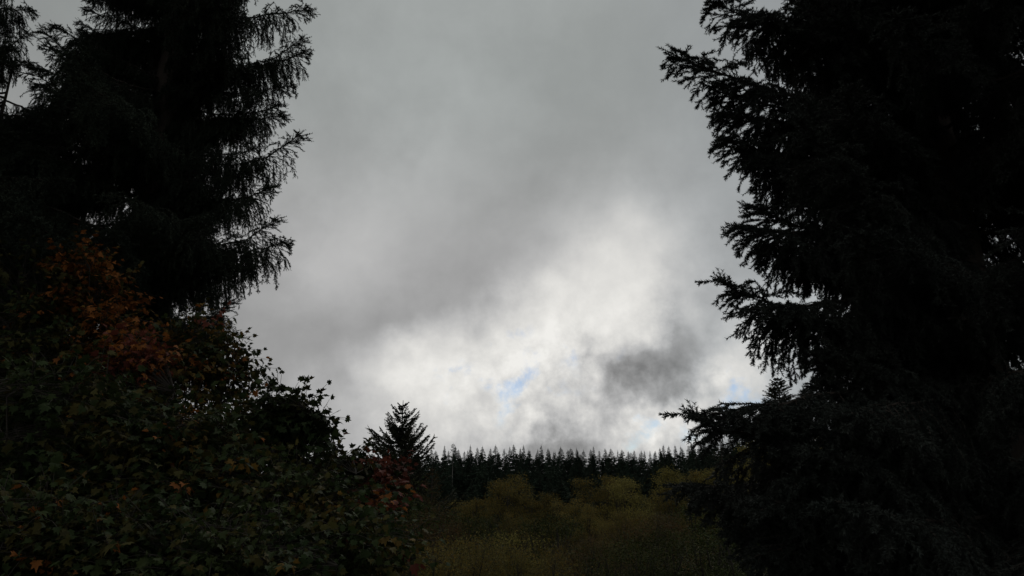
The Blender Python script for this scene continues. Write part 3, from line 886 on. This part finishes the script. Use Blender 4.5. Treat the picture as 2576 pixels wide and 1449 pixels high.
def pal(base, *spots):
    def f(x, y):
        w = dict(base)
        for (sx, sy, r_, d_) in spots:
            if (x - sx) ** 2 + (y - sy) ** 2 < r_ * r_:
                w = d_
        return w
    return f
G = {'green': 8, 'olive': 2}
cntl = 0
mp_list = [
    ('orange maple climbing in front of the big left spruce, topmost of the coloured leaves', 200, 12.6,
     [(200, 680, 12.0, 45, 60, .22), (240, 760, 12.0, 70, 80, .40), (280, 850, 11.6, 50, 60, .38)], 150, pal({'orange': 6, 'gold': 2, 'olive': 3}), .105, 51, 5),
    ('green and gold maple with orange patches against the huge left spruce', 430, 11.4,
     [(470, 860, 11.2, 100, 75, .34), (540, 930, 11.0, 75, 80, .26), (420, 960, 10.8, 110, 90, .24), (572, 940, 11.3, 42, 70, .16)], 235,
     pal({'olive': 5, 'green': 5, 'gold': 3, 'orange': 1.2}, (345, 905, 60, {'red': 5, 'orange': 3}), (520, 775, 35, {'red': 1}), (600, 950, 60, {'olive': 4, 'orange': 2, 'green': 2})), .105, 52, 8),
    ('maple with a patch of scarlet leaves low before the dark spruce trunk', 340, 10.6,
     [(350, 930, 10.3, 62, 70, .5), (330, 1050, 10.0, 90, 90, .5)], 130, pal({'olive': 4, 'green': 3, 'orange': 2}, (350, 905, 70, {'red': 6, 'orange': 3})), .105, 53, 4),
    ('green maple with clear-cut leaves silhouetted on the grey sky above the bank of shrubs', 720, 9.4,
     [(705, 1045, 9.0, 50, 45, .32), (755, 1075, 9.0, 45, 55, .34), (700, 1140, 9.2, 100, 60, .34)], 150, pal({'green': 8, 'olive': 2}), .125, 54, 5),
    ('maple with rosy leaves at the right end of the leafy bank beside the lone conifer', 860, 10.2,
     [(830, 1190, 10.2, 90, 50, .3), (930, 1225, 10.4, 65, 50, .25), (860, 1290, 9.6, 110, 80, .45)], 300,
     pal({'green': 6, 'olive': 3, 'red': .8}, (955, 1190, 45, {'red': 5, 'orange': 1}), (940, 1245, 45, {'red': 4, 'orange': 1, 'green': 1})), .12, 55, 7),
    ('dark brownish maple between the sapling and the silhouetted green maple', 600, 11.0,
     [(600, 1100, 10.6, 110, 90, .6), (560, 1180, 10.4, 110, 80, .4)], 170, pal({'olive': 5, 'green': 4, 'orange': 1.4, 'gold': .6, 'red': .5}), .11, 56, 6),
    ('large green maple filling the middle of the leafy bank', 420, 8.6,
     [(420, 1130, 8.6, 150, 90, .4), (520, 1260, 8.0, 170, 110, .35), (330, 1240, 8.2, 120, 100, .25)], 330, pal({'green': 8, 'olive': 4, 'gold': .8, 'orange': .3}), .115, 57, 8),
    ('green maple with nodding leaves at the bottom edge under the rosy maple', 820, 7.4,
     [(800, 1370, 7.2, 190, 90, .55), (700, 1270, 7.6, 130, 80, .45)], 250, pal({'green': 9, 'olive': 3, 'gold': .4, 'red': .2}), .115, 58, 7),
    ('dark green maple along the bottom edge, centre of the leafy bank', 520, 6.6,
     [(520, 1400, 6.4, 180, 80, .6), (640, 1440, 6.2, 150, 60, .4)], 180, pal({'green': 9, 'olive': 3, 'gold': .3}), .11, 59, 5),
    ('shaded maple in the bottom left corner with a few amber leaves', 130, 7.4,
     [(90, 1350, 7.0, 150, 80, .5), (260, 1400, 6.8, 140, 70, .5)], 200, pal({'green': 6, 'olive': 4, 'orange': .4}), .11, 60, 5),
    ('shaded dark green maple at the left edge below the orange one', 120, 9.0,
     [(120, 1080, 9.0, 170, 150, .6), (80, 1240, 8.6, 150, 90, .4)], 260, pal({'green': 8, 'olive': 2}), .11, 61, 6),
    ('dull olive maple behind the bank at the left edge, beneath the orange crown', 60, 12.0,
     [(60, 900, 12, 150, 110, .6), (40, 760, 12.4, 90, 110, .4)], 200, pal({'green': 5, 'olive': 4, 'orange': .4}), .105, 62, 5),
]
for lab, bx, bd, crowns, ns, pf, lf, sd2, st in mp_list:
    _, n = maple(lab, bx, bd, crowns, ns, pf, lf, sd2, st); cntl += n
print('maple leaves', cntl)
print('tris unique', sum(len(m.polygons) for m in bpy.data.meshes))
